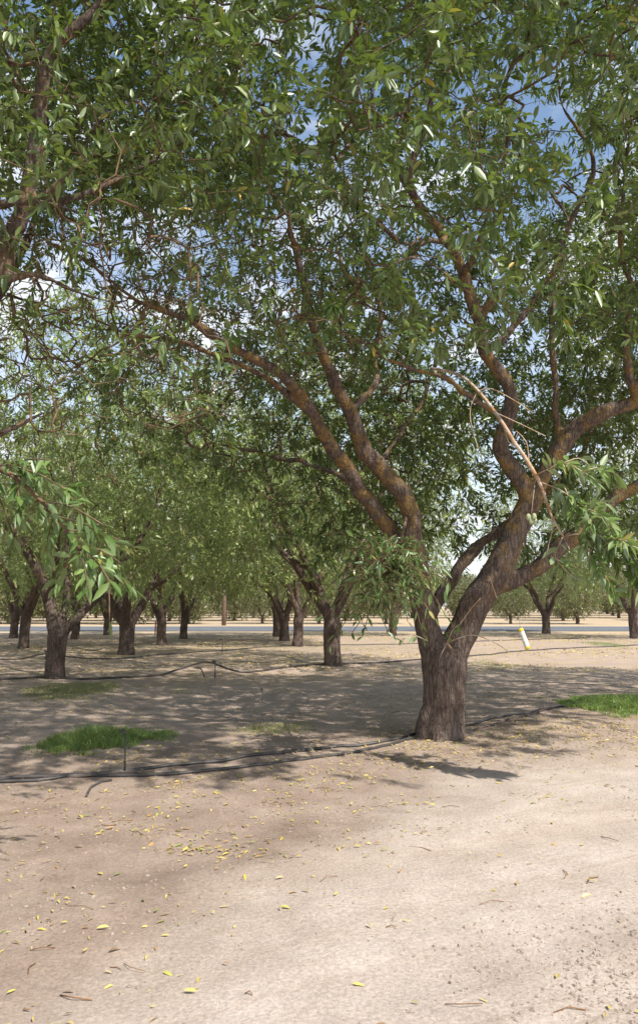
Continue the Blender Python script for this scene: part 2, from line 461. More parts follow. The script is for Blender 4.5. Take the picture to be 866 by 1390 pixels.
# ------------------------------------------------------------------ the leaning almond tree in front
bx, by = MAIN
BASE = np.array([bx, by, float(gz(bx, by))-.0])
Y0 = by
limbs = [
  poly(BASE, (601, 1040, Y0, .36), (601, 1022, Y0, .325), (601, 1003, Y0, .298), (602, 985, Y0, .275), (603, 955, Y0, .268), (603, 925, Y0, .275), (603, 898, Y0, .285), (603, 878, Y0, .24)),
  # left stem
  poly(BASE, (595, 915, Y0, .17), (588, 885, Y0, .18), (580, 850, Y0-.02, .175), (573, 805, Y0-.05, .165), (567, 755, Y0-.1, .145), (556, 702, Y0-.15, .14), (541, 670, Y0-.2, .14), (514, 632, Y0-.3, .125), (493, 596, Y0-.4, .115), (474, 560, Y0-.5, .10), (448, 508, Y0-.6, .085), (428, 455, Y0-.8, .065), (405, 380, Y0-1, .05), (390, 290, Y0-1.2, .04), (398, 190, Y0-1.3, .025)),
  # long limb arching left
  poly(BASE, (573, 830, Y0+.1, .11), (556, 785, Y0+.15, .12), (532, 730, Y0+.1, .115), (500, 678, Y0-.1, .108), (464, 626, Y0-.4, .10), (438, 582, Y0-.7, .09), (414, 549, Y0-.9, .082), (383, 513, Y0-1.2, .072), (354, 488, Y0-1.4, .062), (284, 452, Y0-1.8, .05), (235, 430, Y0-2.1, .042), (170, 395, Y0-2.3, .032), (100, 345, Y0-2.5, .024), (30, 300, Y0-2.7, .014)),
  poly(BASE, (425, 562, Y0-.85, .06), (385, 530, Y0-1.0, .05), (338, 497, Y0-1.1, .045), (262, 470, Y0-1.2, .038), (180, 452, Y0-1.3, .028), (90, 440, Y0-1.3, .018), (30, 450, Y0-1.3, .01)),
  poly(BASE, (500, 678, Y0-.1, .06), (470, 652, Y0+.3, .05), (420, 632, Y0+.9, .04), (360, 620, Y0+1.5, .03), (290, 600, Y0+1.9, .018)),
  # right stem
  poly(BASE, (610, 915, Y0, .19), (617, 885, Y0, .20), (632, 845, Y0, .215), (655, 802, Y0, .21), (684, 755, Y0, .19), (708, 708, Y0, .175), (722, 675, Y0, .165), (726, 655, Y0, .13)),
  poly(BASE, (722, 690, Y0-.02, .12), (712, 662, Y0-.05, .13), (697, 642, Y0-.1, .125), (680, 612, Y0-.15, .115), (685, 568, Y0-.25, .105), (688, 533, Y0-.3, .10), (675, 505, Y0-.4, .095), (658, 478, Y0-.5, .09), (648, 437, Y0-.6, .085), (626, 378, Y0-.75, .08), (604, 326, Y0-.9, .072), (575, 284, Y0-1.0, .062), (562, 235, Y0-1.1, .055), (578, 168, Y0-1.2, .048), (598, 112, Y0-1.3, .04), (618, 62, Y0-1.4, .03), (632, 0, Y0-1.5, .02)),
  poly(BASE, (575, 284, Y0-1.0, .05), (552, 255, Y0-1.1, .045), (520, 200, Y0-1.0, .035), (500, 130, Y0-.9, .03), (480, 60, Y0-.8, .02)),
  # right upward limb leaving the frame
  poly(BASE, (722, 680, Y0, .13), (736, 645, Y0-.05, .125), (760, 602, Y0-.1, .12), (802, 571, Y0-.2, .115), (866, 546, Y0-.3, .105), (930, 500, Y0-.4, .08), (980, 430, Y0-.5, .055), (1010, 340, Y0-.6, .03)),
  # low right limb
  poly(BASE, (664, 800, Y0, .10), (688, 792, Y0+.05, .115), (715, 776, Y0+.1, .12), (744, 757, Y0+.15, .115), (783, 726, Y0+.2, .11), (823, 692, Y0+.2, .105), (866, 657, Y0+.2, .095), (930, 610, Y0+.1, .075), (1000, 560, Y0, .05), (1060, 500, Y0, .03)),
  # limb crossing behind
  poly(BASE, (585, 835, Y0+.1, .085), (603, 802, Y0+.22, .09), (626, 768, Y0+.3, .088), (645, 744, Y0+.38, .08), (698, 702, Y0+.55, .075), (750, 660, Y0+.9, .065), (800, 600, Y0+1.3, .05), (830, 520, Y0+1.6, .035), (850, 430, Y0+1.8, .02)),
  # forking uprights on the right
  poly(BASE, (762, 602, Y0-.1, .07), (754, 560, Y0-.05, .05), (752, 500, Y0, .045), (748, 420, Y0-.2, .042), (760, 330, Y0-.4, .038), (803, 232, Y0-.6, .034), (770, 160, Y0-.7, .028), (752, 80, Y0-.8, .02)),
  poly(BASE, (866, 546, Y0-.3, .07), (850, 470, Y0-.6, .055), (858, 380, Y0-.9, .045), (840, 290, Y0-1.2, .035), (850, 180, Y0-1.5, .025), (830, 80, Y0-1.7, .015)),
  poly(BASE, (658, 478, Y0-.5, .06), (700, 440, Y0-.2, .05), (740, 380, Y0+.2, .04), (770, 300, Y0+.4, .03), (700, 200, Y0+.5, .02)),
  poly(BASE, (474, 560, Y0-.5, .06), (505, 520, Y0-.1, .05), (520, 450, Y0+.3, .042), (500, 370, Y0+.7, .034), (470, 280, Y0+.9, .02)),
  poly(BASE, (555, 700, Y0-.1, .05), (520, 640, Y0+.6, .045), (560, 560, Y0+1.4, .04), (600, 470, Y0+2, .03), (620, 380, Y0+2.4, .02)),
  poly(BASE, (685, 568, Y0-.2, .055), (640, 540, Y0-.6, .045), (580, 505, Y0-1.1, .036), (520, 480, Y0-1.7, .028), (460, 450, Y0-2.4, .018)),
  poly(BASE, (626, 378, Y0-.75, .05), (650, 330, Y0-1.3, .04), (680, 240, Y0-1.9, .03), (700, 130, Y0-2.4, .02)),
  poly(BASE, (604, 326, Y0-.9, .045), (560, 330, Y0-1.5, .036), (500, 290, Y0-2.2, .028), (450, 200, Y0-2.8, .018)),
]
stub = poly(BASE, (648, 442, Y0-.6, .055), (660, 418, Y0-.65, .055), (682, 397, Y0-.7, .052), (714, 393, Y0-.75, .045))
limbs.append(stub)
def crook(l, sc, amp, seed):
    q = resample(l, .16); o = []
    for i_, (x, y, z, r) in enumerate(q):
        f = min(1, i_/4); w = mnoise.noise_vector((x*1.7+seed, y*1.7, z*1.7))*amp+mnoise.noise_vector((x*4.5, y*4.5+seed, z*4.5))*amp*.45
        o.append((x+w[0]*f, y+w[1]*f, z+w[2]*f, r*sc*(1+.16*mnoise.noise((x*3+seed, y*3, z*3))*f)))
    return o
roots = [[(math.cos(a_)*.12, math.sin(a_)*.12, .30, .10), (math.cos(a_)*.18, math.sin(a_)*.18, .10, .11), (math.cos(a_)*.24, math.sin(a_)*.24, -.03, .09), (math.cos(a_)*.34, math.sin(a_)*.34, -.12, .06)] for a_ in (-2.6, -1.75, -.75, .2, 1.3, 2.5)]
limbs = roots+[[(x, y, z, r*.92) for x, y, z, r in limbs[0]]]+[crook(l, .84, .085, 3.1*i_) for i_, l in enumerate(limbs[1:-1])]+[limbs[-1]]

CR = np.array([bx+.2, by-.25, 5.9])
def ell(n, c, rad, shell, r):
    d = unit(r.normal(0, 1, (n, 3))); q = r.uniform(shell**3, 1, (n, 1))**(1/3)
    return c+d*q*np.array(rad)
rH = np.random.default_rng(11)
A = ell(12500, CR, (5.2, 5.0, 4.1), .42, rH)
px, py, dep = project(A)
g3 = np.array([mnoise.noise((a[0]*.8, a[1]*.8, a[2]*.8+3))+.9*mnoise.noise((a[0]*1.9, a[1]*1.9, a[2]*1.9+8)) for a in A])
keep = (g3 > -.20)
keep &= ~((A[:, 1] < by+.25) & (A[:, 2] < 1.62+.33*A[:, 1]))       # open under the front of the crown
keep &= A[:, 2] > 2.15
keep &= ~((A[:, 0] < bx-2.0) & (A[:, 2] < 3.3))
keep &= ~((px > 402) & (px < 452) & (py < 205) & (rH.random(len(A)) < .95))
keep &= ~((((px-780)/36)**2+((py-220)/60)**2 < 1) & (rH.random(len(A)) < .75))
keep &= ~((((px-60)/90)**2+((py-400)/70)**2 < 1) & (rH.random(len(A)) < .6))
keep &= ~((((px-735)/60)**2+((py-125)/50)**2 < 1) & (rH.random(len(A)) < .85))
# leave windows on the big limbs: leaves rarely grow directly on the near side of them
vis = [limbs[i] for i in (7, 8, 11, 12, 14)]
for l in vis:
    q = resample(l, .15); W = q[:, :3]+BASE; lx, ly, ld = project(W)
    sel = q[:, 3] > .045; lx, ly, ld = lx[sel], ly[sel], ld[sel]
    dd = np.hypot(px[:, None]-lx[None], py[:, None]-ly[None]); j = dd.argmin(1)
    keep &= ~((dd.min(1) < 26) & (dep < ld[j]+.1) & (rH.random(len(A)) < .75))
for c_, rr_ in ((at(820, 730, 5.9), 1.25), (at(775, 640, 6.1), .6), (at(530, 810, 7.6), .75), (at(700, 600, 6.3), .45)):
    # gaps in the crown through which the sun reaches the lower boughs
    w_ = A-c_; t_ = w_@SUN; keep &= ~((t_ > 0) & (np.linalg.norm(w_-t_[:, None]*SUN, axis=1) < rr_) & (rH.random(len(A)) < .9))
A = A[keep]
# sparse leafless twiggery in the lower crown, left
nb = 900
B1 = np.stack([rH.uniform(-3.8, .8, nb), rH.uniform(5.2, 9.0, nb), rH.uniform(2.9, 5.2, nb)], 1)
B1 = B1[(B1[:, 2] > 1.5+.29*B1[:, 1]) & (B1[:, 2] < 2.2+.42*B1[:, 1])]
px, py, dep = project(A)
lf = ~((px < 400) & (px > -100) & (py > 275) & (py < 500) & (A[:, 1] < by+2) & (rH.random(len(A)) < .68))
leafy = np.concatenate([lf, np.zeros(len(B1), bool)])
A = np.concatenate([A, B1])
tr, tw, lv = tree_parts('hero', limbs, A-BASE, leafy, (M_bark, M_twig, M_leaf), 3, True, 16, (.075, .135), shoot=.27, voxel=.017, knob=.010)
hero = empty('almond_tree', BASE)
tag(hero, 'big leaning almond tree with thick forked trunk in front of the rest', 'tree', 'almond trees of the orchard')
link('trunk', tr, hero); link('branches', tw, hero); link('crown', lv, hero)
# sawn face on the pruned stub
tb = TB(); e = np.array(stub[-1][:3]); d = unit(e-np.array(stub[-2][:3])); tb.tube([e-d*.01, e+d*.012], [.047, .046], 14)
link('sawn_branch_end', tb.mesh('sawn_branch_end', False), hero, [M_cut])

# ---------------------------------------------------- sprays: hanging boughs with big leaves
def spray(parent, base, mainpts, sides, leafL, per, name, wood, leafmat, seed, droop=.6, bare=()):
    r = np.random.default_rng(seed); tb = TB(); LP = []; LD = []
    tb.tube(*[(lambda q: (q[:, :3], q[:, 3]))(resample(mainpts, .06))][0], 7)
    for pts, n in sides:
        q = resample(pts, .05); tb.tube(q[:, :3], q[:, 3], 5)
        if n == 0: continue
        m = n
        t = np.linspace(.15, 1, m)*(len(q)-1.001); ii = t.astype(int); f = (t-ii)[:, None]
        p = q[ii, :3]*(1-f)+q[ii+1, :3]*f; seg = unit(q[ii+1, :3]-q[ii, :3])
        perp = unit(np.cross(seg, r.normal(0, 1, (m, 3))))
        LP.append(p); LD.append(seg*.55+perp*.75+np.array([0, 0, -droop])+r.normal(0, .32, (m, 3)))
    o = link(name, tb.mesh(name, True), parent, [wood])
    if LP:
        LP = np.concatenate(LP); LD = unit(np.concatenate(LD)); n = len(LP)
        L = r.uniform(*leafL, n); rn = np.clip(r.beta(2, 2, n)*.95, 0, .95); rn[r.random(n) < .02] = .99
        me = leaf_mesh('leaves', LP, LD, L, L*r.uniform(.27, .36, n), True, rn, None, .8)
        link('leaves', me, o, [leafmat])
    return o

def sidelist(base, specs, r, r0=.006):
    out = []
    for pts, n in specs:
        m = len(pts); out.append((poly(base, *[(a, b, y, r0*(1-.6*i/(m-1))) for i, (a, b, y) in enumerate(pts)]), n))
    return out
YB = 6.3
mainp = poly(BASE, (585, 500, Y0-1.1, .016), (620, 508, 7.3, .016), (648, 530, 6.8, .016), (683, 576, YB, .0155), (697, 600, YB, .017), (705, 610, YB, .015), (720, 634, YB, .019), (735, 662, YB, .0135), (748, 700, YB, .012), (764, 728, YB, .008))
sp = [
 ([(726, 645, YB), (745, 636, YB-.1), (765, 628, YB-.15), (790, 640, YB-.2), (815, 655, YB-.2)], 34),
 ([(765, 628, YB-.15), (785, 622, YB-.1), (800, 632, YB-.1)], 10),
 ([(735, 655, YB), (765, 668, YB-.1), (790, 690, YB-.2), (818, 705, YB-.2)], 40),
 ([(765, 660, YB-.1), (780, 690, YB-.15), (800, 715, YB-.2), (830, 742, YB-.3)], 40),
 ([(764, 728, YB), (790, 726, YB-.1), (815, 745, YB-.2), (850, 765, YB-.3), (880, 790, YB-.4)], 60),
 ([(790, 726, YB-.1), (800, 750, YB-.2), (820, 780, YB-.3), (835, 805, YB-.3)], 40),
 ([(815, 745, YB-.2), (840, 740, YB-.3), (870, 745, YB-.35), (900, 765, YB-.4)], 40),
 ([(764, 728, YB), (756, 745, YB), (754, 758, YB-.1), (775, 768, YB-.1), (790, 772, YB-.1)], 10),
 ([(754, 758, YB), (765, 772, YB), (780, 785, YB)], 8),
 ([(748, 700, YB), (750, 716, YB), (744, 740, YB), (742, 752, YB)], 0),
 ([(764, 728, YB), (772, 745, YB), (778, 760, YB)], 0),
 ([(683, 576, YB), (690, 600, YB), (700, 606, YB)], 0),
 ([(648, 530, 6.8), (638, 555, 6.75), (641, 585, 6.7), (650, 610, 6.7)], 0),
 ([(648, 530, 6.8), (668, 528, 6.7), (700, 545, 6.6), (722, 560, 6.6)], 0),
 ([(672, 560, 6.45), (705, 575, 6.4), (740, 592, 6.3)], 0),
 ([(718, 632, YB), (714, 600, YB), (700, 585, YB)], 0),
]
rS = random.Random(3)
for k in range(12):
    ax_, ay_ = rS.choice(((790, 640), (790, 690), (800, 715), (815, 745), (800, 750), (850, 765), (840, 740)))
    ex_ = ax_+rS.uniform(-5, 60); ey_ = ay_+rS.uniform(-15, 60); dy_ = rS.uniform(-.35, .3)
    sp.append(([(ax_, ay_, YB-.2), ((ax_+ex_)/2, (ay_+ey_)/2-8, YB-.2+dy_/2), (ex_, ey_, YB-.2+dy_)], 18))
spray(hero, BASE, mainp, sidelist(BASE, sp, None, .0055), (.11, .175), 0, 'broken_branch', M_twig_pale, M_leaf_fresh, 21, .3)
# drooping spray left of the trunk
YS = Y0-1.5
mainp = poly(BASE, (552, 700, Y0-.2, .02), (545, 730, YS+.9, .015), (538, 765, YS+.5, .011), (528, 800, YS+.3, .007))
sp = []
rS = random.Random(5)
for k in range(115):
    sx = 485+rS.random()*90; sy = 725+rS.random()*85; yy = YS+rS.uniform(-.6, .8)
    ex = sx+rS.uniform(-60, 55); ey = sy+rS.uniform(-12, 72)
    ex = min(max(ex, 440), 608)
    sp.append(([(536+rS.uniform(-4, 8), 752+rS.uniform(-20, 15), YS+.25), (sx, sy, yy), ((sx+ex)/2, (sy+ey)/2-8, yy), (ex, ey, yy)], rS.randint(7, 14)))
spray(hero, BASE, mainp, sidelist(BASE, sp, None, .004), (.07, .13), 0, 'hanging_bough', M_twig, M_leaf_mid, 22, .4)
# small epicormic shoots at the fork and thin bare twigs
sp = [([(607, 872, Y0-.32), (614, 855, Y0-.4), (622, 848, Y0-.45)], 9), ([(607, 872, Y0-.32), (640, 862, Y0-.5), (670, 872, Y0-.6), (692, 886, Y0-.7)], 0),
      ([(607, 872, Y0-.32), (600, 885, Y0-.35), (597, 893, Y0-.35)], 0), ([(622, 850, Y0-.3), (640, 825, Y0-.4), (652, 812, Y0-.45)], 0),
      ([(674, 812, Y0-.25), (668, 795, Y0-.28), (664, 782, Y0-.28)], 0), ([(580, 870, Y0-.3), (560, 862, Y0-.45), (545, 868, Y0-.5)], 7)]
spray(hero, BASE, poly(BASE, (612, 880, Y0-.25, .012), (607, 873, Y0-.3, .01)), sidelist(BASE, sp, None, .007), (.08, .12), 0, 'bare_shoots', M_twig_pale, M_leaf_fresh, 23)

# ------------------------------------------------------------------ neighbour in the same row, left, crown over the camera
bl = MAIN-ROW*6.9+np.array([-.1, -.3]); BL = np.array([bl[0], bl[1], float(gz(*bl))])
YL = bl[1]
def W(*rows): return [(x-BL[0], y-BL[1], z-BL[2], r) for x, y, z, r in rows]
lx, ly = bl
limbsL = [
  W((lx, ly, -.1, .27), (lx, ly, .15, .25), (lx+.03, ly, .6, .24), (lx+.02, ly, 1.15, .24)),
  W((lx+.05, ly, 1.0, .16), (lx+.45, ly-.1, 1.8, .15), (lx+1.1, ly-.3, 2.7, .13)) + poly(BL, (-30, 400, 5.0, .085), (12, 322, 4.95, .07), (32, 285, 4.9, .06), (52, 180, 4.8, .055), (66, 80, 4.7, .05), (120, 22, 4.6, .042), (190, -60, 4.5, .03), (270, -140, 4.4, .02)),
  W((lx-.05, ly, 1.0, .15), (lx-.5, ly+.5, 2.1, .13), (lx-1.1, ly+1.1, 3.6, .1), (lx-1.6, ly+1.6, 5.4, .06), (lx-1.9, ly+1.9, 7.2, .02)),
  W((lx, ly, 1.0, .15), (lx+.4, ly+.9, 2.1, .12), (lx+.9, ly+1.9, 3.5, .09), (lx+1.3, ly+2.8, 5.2, .06), (lx+1.5, ly+3.3, 6.8, .02)),
  W((lx, ly, 1.0, .14), (lx-.3, ly-.8, 2.1, .12), (lx-.3, ly-1.8, 3.6, .09), (lx-.2, ly-2.4, 5.2, .05), (lx, ly-2.6, 6.8, .02)),
  W((lx+.45, ly-.1, 1.8, .09), (lx+1.0, ly-1.0, 3.0, .08), (lx+1.9, ly-1.5, 4.4, .055), (lx+2.6, ly-1.7, 5.8, .03)),
]
limbsL.append(poly(BL, (-30, 400, 5.0, .05), (40, 372, 5.0, .03), (110, 398, 5.1, .02), (190, 420, 5.3, .012)))
limbsL.append(poly(BL, (-20, 280, 4.8, .04), (60, 275, 4.6, .024), (120, 290, 4.5, .017), (155, 270, 4.4, .01)))
limbsL.append(poly(BL, (-40, 610, 4.9, .035), (60, 560, 5.4, .018), (130, 525, 5.8, .014), (205, 508, 6.2, .008)))
limbsL.append(poly(BL, (32, 285, 4.9, .03), (95, 235, 4.8, .024), (135, 165, 4.7, .02), (205, 120, 4.6, .016), (240, 50, 4.6, .012), (300, 10, 4.6, .007)))
limbsL.append(poly(BL, (32, 285, 4.9, .04), (120, 262, 5.2, .03), (220, 210, 5.5, .022), (320, 140, 5.7, .012)))
for pts in (((-60, 640, 5.2), (20, 600, 5.6), (95, 562, 6.0), (180, 512, 6.3), (300, 492, 6.8)), ((-60, 555, 5.3), (40, 540, 5.6), (120, 548, 6.0), (200, 575, 6.3)), ((-60, 470, 5.0), (40, 455, 5.2), (130, 440, 5.5), (215, 395, 5.9)),
            ((-60, 355, 4.9), (50, 362, 5.2), (150, 385, 5.6), (240, 420, 6.2)), ((-60, 700, 5.4), (10, 650, 5.8), (70, 600, 6.2), (100, 540, 6.6)), ((-60, 315, 4.7), (60, 330, 5.0), (150, 335, 5.4), (230, 360, 5.8)), ((-40, 500, 5.6), (60, 488, 6.0), (150, 462, 6.3), (260, 455, 6.8))):
    m_ = len(pts); limbsL.append(poly(BL, *[(a, b, c, .016*(1-.65*i_/(m_-1))) for i_, (a, b, c) in enumerate(pts)]))
rL = np.random.default_rng(12)
A = ell(8200, np.array([lx, ly, 5.4]), (4.4, 4.2, 3.2), .45, rL)
px, py, dep = project(A)
g3 = np.array([mnoise.noise((a[0]*.9, a[1]*.9, a[2]*.9-7))+.8*mnoise.noise((a[0]*2.1, a[1]*2.1, a[2]*2.1-3)) for a in A])
keep = (g3 > -.16) & (A[:, 2] > 2.6) & (A[:, 1] > 2.2)
keep &= ~((py > 262+.10*px+30*g3) & (px > -250) & (A[:, 0] > lx-1.0) & (A[:, 1] < ly+4.5))
keep &= ~((px > 372) & (py > -250) & (py < 262) & (px < 480))
keep &= ~((A[:, 1] < 3.4) & (A[:, 0] > -2.5))
A = A[keep]
nb = 650
U = np.stack([rL.uniform(-60, 330, nb), rL.uniform(290, 600, nb), rL.uniform(4.3, 6.6, nb)], 1)
B1 = np.array([at(*u) for u in U])
leafy = np.concatenate([np.ones(len(A), bool), rL.random(nb) < .10])
A = np.concatenate([A, B1])
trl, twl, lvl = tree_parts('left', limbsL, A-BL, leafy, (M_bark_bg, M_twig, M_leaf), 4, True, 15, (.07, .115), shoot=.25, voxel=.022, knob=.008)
left = empty('almond_tree', BL)
tag(left, 'almond tree whose dark leafy crown overhangs the upper left corner', 'tree', 'almond trees of the orchard')
link('trunk', trl, left); link('branches', twl, left); link('crown', lvl, left)
# low leafy bough at the left edge
YQ = 3.9
mainp = poly(BL, (-260, 560, 5.0, .03), (-120, 600, 4.4, .022), (-10, 632, YQ+.1, .016), (35, 660, YQ, .012), (75, 700, YQ, .009), (108, 745, YQ, .006))
sp = []
rS = random.Random(9)
for (ax, ay, ex, ey) in ((-10, 632, 60, 650), (0, 632, 95, 668), (20, 645, 120, 690), (20, 650, 30, 700), (35, 660, 70, 720), (50, 680, 140, 712), (60, 690, 105, 745), (75, 700, 165, 745), (90, 720, 180, 742),
                         (108, 745, 150, 790), (108, 745, 120, 800), (108, 745, 165, 765), (75, 700, 60, 760), (-20, 640, 20, 730), (-10, 640, -10, 700), (50, 680, 110, 660), (108, 745, 75, 800), (120, 760, 180, 800), (90, 720, 130, 770), (10, 640, 70, 625)):
    yy = YQ+rS.uniform(-.4, .4)
    sp.append(([(ax, ay, YQ), ((ax+ex)/2, (ay+ey)/2-9, (YQ+yy)/2), (ex, ey, yy)], rS.randint(11, 18)))
sp.append(([(108, 745, YQ), (140, 770, YQ), (148, 800, YQ), (149, 842, YQ)], 3))
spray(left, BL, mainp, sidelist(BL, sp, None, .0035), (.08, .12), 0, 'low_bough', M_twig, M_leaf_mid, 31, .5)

# ------------------------------------------------------------------ orchard tree prototypes
def proto(seed, H=8.6, Rc=4.15, natt=2200, trunk_h=1.25, tr=.25, per=12, leaf=(.12, .18), mats=None, voxel=.035, lean=0, shell=.4, zmin=1.3, own=None):
    r = np.random.default_rng(seed)
    base = np.zeros(3)
    lim = [[(0, 0, -.15, tr*1.15), (0, 0, .05, tr*1.08), (.02, 0, .35, tr*.95), (lean*.5, 0, trunk_h*.8, tr*.95), (lean, 0, trunk_h*1.05, tr*.9)]]
    k = 0 if own else r.integers(3, 5); ph = r.uniform(0, 2*PI)
    for i in range(k):
        a = ph+i*2*PI/k+r.normal(0, .25); rr = Rc*.72; c = np.array([math.cos(a), math.sin(a)])
        s = r.uniform(.75, 1.05)
        pts = [(lean, 0, trunk_h*.72, tr*.55), (lean+c[0]*.28, c[1]*.28, trunk_h*1.15, tr*.58), (lean+c[0]*.7, c[1]*.7, trunk_h*1.15+.75, tr*.5), (c[0]*rr*.5, c[1]*rr*.5, H*.42, tr*.38), (c[0]*rr*.68*s, c[1]*rr*.68*s, H*.62, tr*.25), (c[0]*rr*.85*s, c[1]*rr*.85*s, H*.76, tr*.07)]
        pts = [(x+r.normal(0, .06)*(z > trunk_h*1.5), y+r.normal(0, .06)*(z > trunk_h*1.5), z, q) for x, y, z, q in pts]
        lim.append(pts)
        for sgn in (-1, 1):
            b = a+sgn*r.uniform(.5, .9); cb = np.array([math.cos(b), math.sin(b)])
            q0 = pts[3] if sgn > 0 else pts[2]
            lim.append([(q0[0], q0[1], q0[2], q0[3]*.6), (q0[0]+cb[0]*.8, q0[1]+cb[1]*.8, q0[2]+.6, tr*.24), (q0[0]+cb[0]*1.7, q0[1]+cb[1]*1.7, q0[2]+1.3+r.uniform(-.3, .5), tr*.12)])
    if own: lim = own
    cz = (H+zmin)/2
    A = ell(natt, np.array([0, 0, cz]), (Rc, Rc, (H-zmin)/2+.2), shell, r)
    g = np.array([mnoise.noise((a[0]*.7+seed, a[1]*.7, a[2]*.7)) for a in A])
    A = A[(g > -.30) & (A[:, 2] > zmin-.2)]
    hr = np.hypot(A[:, 0], A[:, 1]); g = np.array([mnoise.noise((a[0]*.9, a[1]*.9+seed, a[2]*.5)) for a in A])
    if zmin > 1.2: A = A[((A[:, 2] > 2.7) | (hr > 1.9)) & ((A[:, 2] > 2.3) | (g > .05))]
    return tree_parts('proto%d' % seed, lim, A, np.ones(len(A), bool), mats or (M_bark_bg, M_twig, M_leaf_bg), seed, False, per, leaf, shoot=.38, voxel=voxel, knob=.012, twig_sides=(4, 3, 3))
protos = [proto(101), proto(102, H=9.3, tr=.235, lean=.08), proto(103, H=8.6, tr=.26, trunk_h=1.1), proto(104, H=9.0, Rc=4.3, trunk_h=1.35, tr=.23)]
farp = [proto(201, H=5.8, Rc=3.2, natt=1300, trunk_h=1.0, tr=.19, per=9, leaf=(.15, .24), mats=(M_bark_bg, M_twig, M_leaf_far), voxel=.05, zmin=.8),
        proto(202, H=6.4, Rc=3.3, natt=1150, trunk_h=.9, tr=.17, per=9, leaf=(.19, .30), mats=(M_bark_bg, M_twig, M_leaf_far), voxel=.05, zmin=.25)]
# the dark forked tree of the second row: short trunk, wide V
g1 = ground_pt(75, 920); y1 = g1[1]
own = [poly(g1, (75, 926, y1, .30), (75, 918, y1, .27), (76, 900, y1, .235), (77, 880, y1, .235), (79, 862, y1, .24)),
       poly(g1, (78, 872, y1, .17), (73, 845, y1, .17), (66, 812, y1, .155), (52, 775, y1-.1, .14), (33, 742, y1-.2, .13), (12, 712, y1-.4, .115), (-10, 680, y1-.6, .10), (-30, 620, y1-.8, .07), (-40, 540, y1-.9, .04)),
       poly(g1, (80, 872, y1, .13), (92, 852, y1, .13), (112, 832, y1+.1, .115), (136, 808, y1+.2, .10), (165, 770, y1+.4, .08), (200, 715, y1+.5, .06), (225, 640, y1+.6, .035)),
       poly(g1, (79, 866, y1+.05, .12), (86, 838, y1+.2, .11), (92, 800, y1+.5, .10), (90, 745, y1+.8, .085), (100, 670, y1+1.0, .06), (95, 590, y1+1.2, .035)),
       poly(g1, (66, 812, y1, .09), (76, 775, y1-.5, .08), (80, 720, y1-1.1, .06), (70, 640, y1-1.5, .04)),
       poly(g1, (33, 742, y1-.2, .07), (45, 690, y1+.2, .06), (50, 620, y1+.6, .045), (40, 540, y1+1, .03)),
       poly(g1, (136, 808, y1+.2, .06), (150, 780, y1-.5, .05), (170, 730, y1-1.2, .035), (160, 660, y1-1.8, .02))]
own = [[(x, y, z, r*.84) for x, y, z, r in l] for l in own]
protos.append(proto(105, H=8.0, Rc=4.2, own=own))
tree_count = [0]
def plant(x, y, pr, rot, sc, label, group, sxy=None):
    # prototype meshes are shared; every tree is its own empty with its own trunk, branches and crown objects
    e = empty('almond_tree', (x, y, float(gz(x, y))))
    e.rotation_euler = (.035*math.sin(x*3.1), .035*math.cos(y*2.3+x), rot) if pr is not protos[4] else (0, 0, rot); e.scale = (sxy or sc, sxy or sc, sc)
    for nm, me in zip(('trunk', 'branches', 'crown'), pr):
        o = bpy.data.objects.new(nm, me); COL.objects.link(o); o.parent = e
    tag(e, label, 'tree', group)
    return e
GO = 'almond trees of the orchard'
vis_trees = [
 (75, 920, 4, 0, 1.0, 'second row almond tree at left with dark trunk forking into a wide V'),
 (172, 889, 2, 2.1, 1.0, 'almond tree right behind the dark forked one, flared pale trunk foot'),
 (220, 876, 1, 3.3, .98, 'almond tree with short knobbly trunk right of the flared trunk'),
 (249, 867, 3, 4.4, .95, 'slim almond tree by the road with arms spread in a Y shape'),
 (32, 880, 3, 5.2, .98, 'almond tree with thin black trunk near the left edge'),
 (19, 866, 0, 2.7, .95, 'small distant almond trunk nearest the left edge by the road'),
 (102, 868, 1, 1.2, .95, 'distant almond tree glimpsed just right of the dark forked trunk'),
 (146, 862, 2, 3.9, .95, 'distant almond tree by the road between dark forked and flared trunks'),
 (404, 877, 1, .3, 1.02, 'almond tree with stout brown trunk in the middle, nearest of a tight trio'),
 (386, 870, 2, 5.6, 1.0, 'almond tree with narrow dark trunk in the middle of a tight trio'),
 (376, 864, 0, 1.8, .98, 'almond tree with greyish trunk, farthest left of a tight trio'),
 (452, 903, 3, 3.0, 1.0, 'second row almond tree with leaning trunk half hidden by hanging leaves'),
 (533, 863, 1, 4.9, .95, 'distant almond trunk seen just left of the big leaning tree'),
 (741, 860, 2, .9, 1.05, 'lone almond tree by the road beyond the hanging yellow and white tube'),
 (861, 866, 0, 2.2, 1.05, 'almond tree at the right edge near the road, trunk cut off by frame'),
]
for (px_, py_, k, rot, sc, lab) in vis_trees:
    g = ground_pt(px_, py_); plant(g[0], g[1], protos[k], rot, sc, lab, GO, sxy=sc*(1.0 if py_ > 886 else .88))
# row neighbours whose trunks stand just outside the picture
for (x, y, k, rot, lab) in ((MAIN[0]+ROW[0]*7.4, MAIN[1]+ROW[1]*7.4, 1, 1.0, 'almond tree of the front row whose crown enters from the right'),
                       (-12.6, 13.6, 2, 4.0, 'second row almond tree whose crown enters from the left edge'),
                       (-15.0, 24.0, 3, 2.0, 'third row almond tree whose crown enters from the left edge'),):
    plant(x, y, protos[k], rot, 1.0, lab, GO)

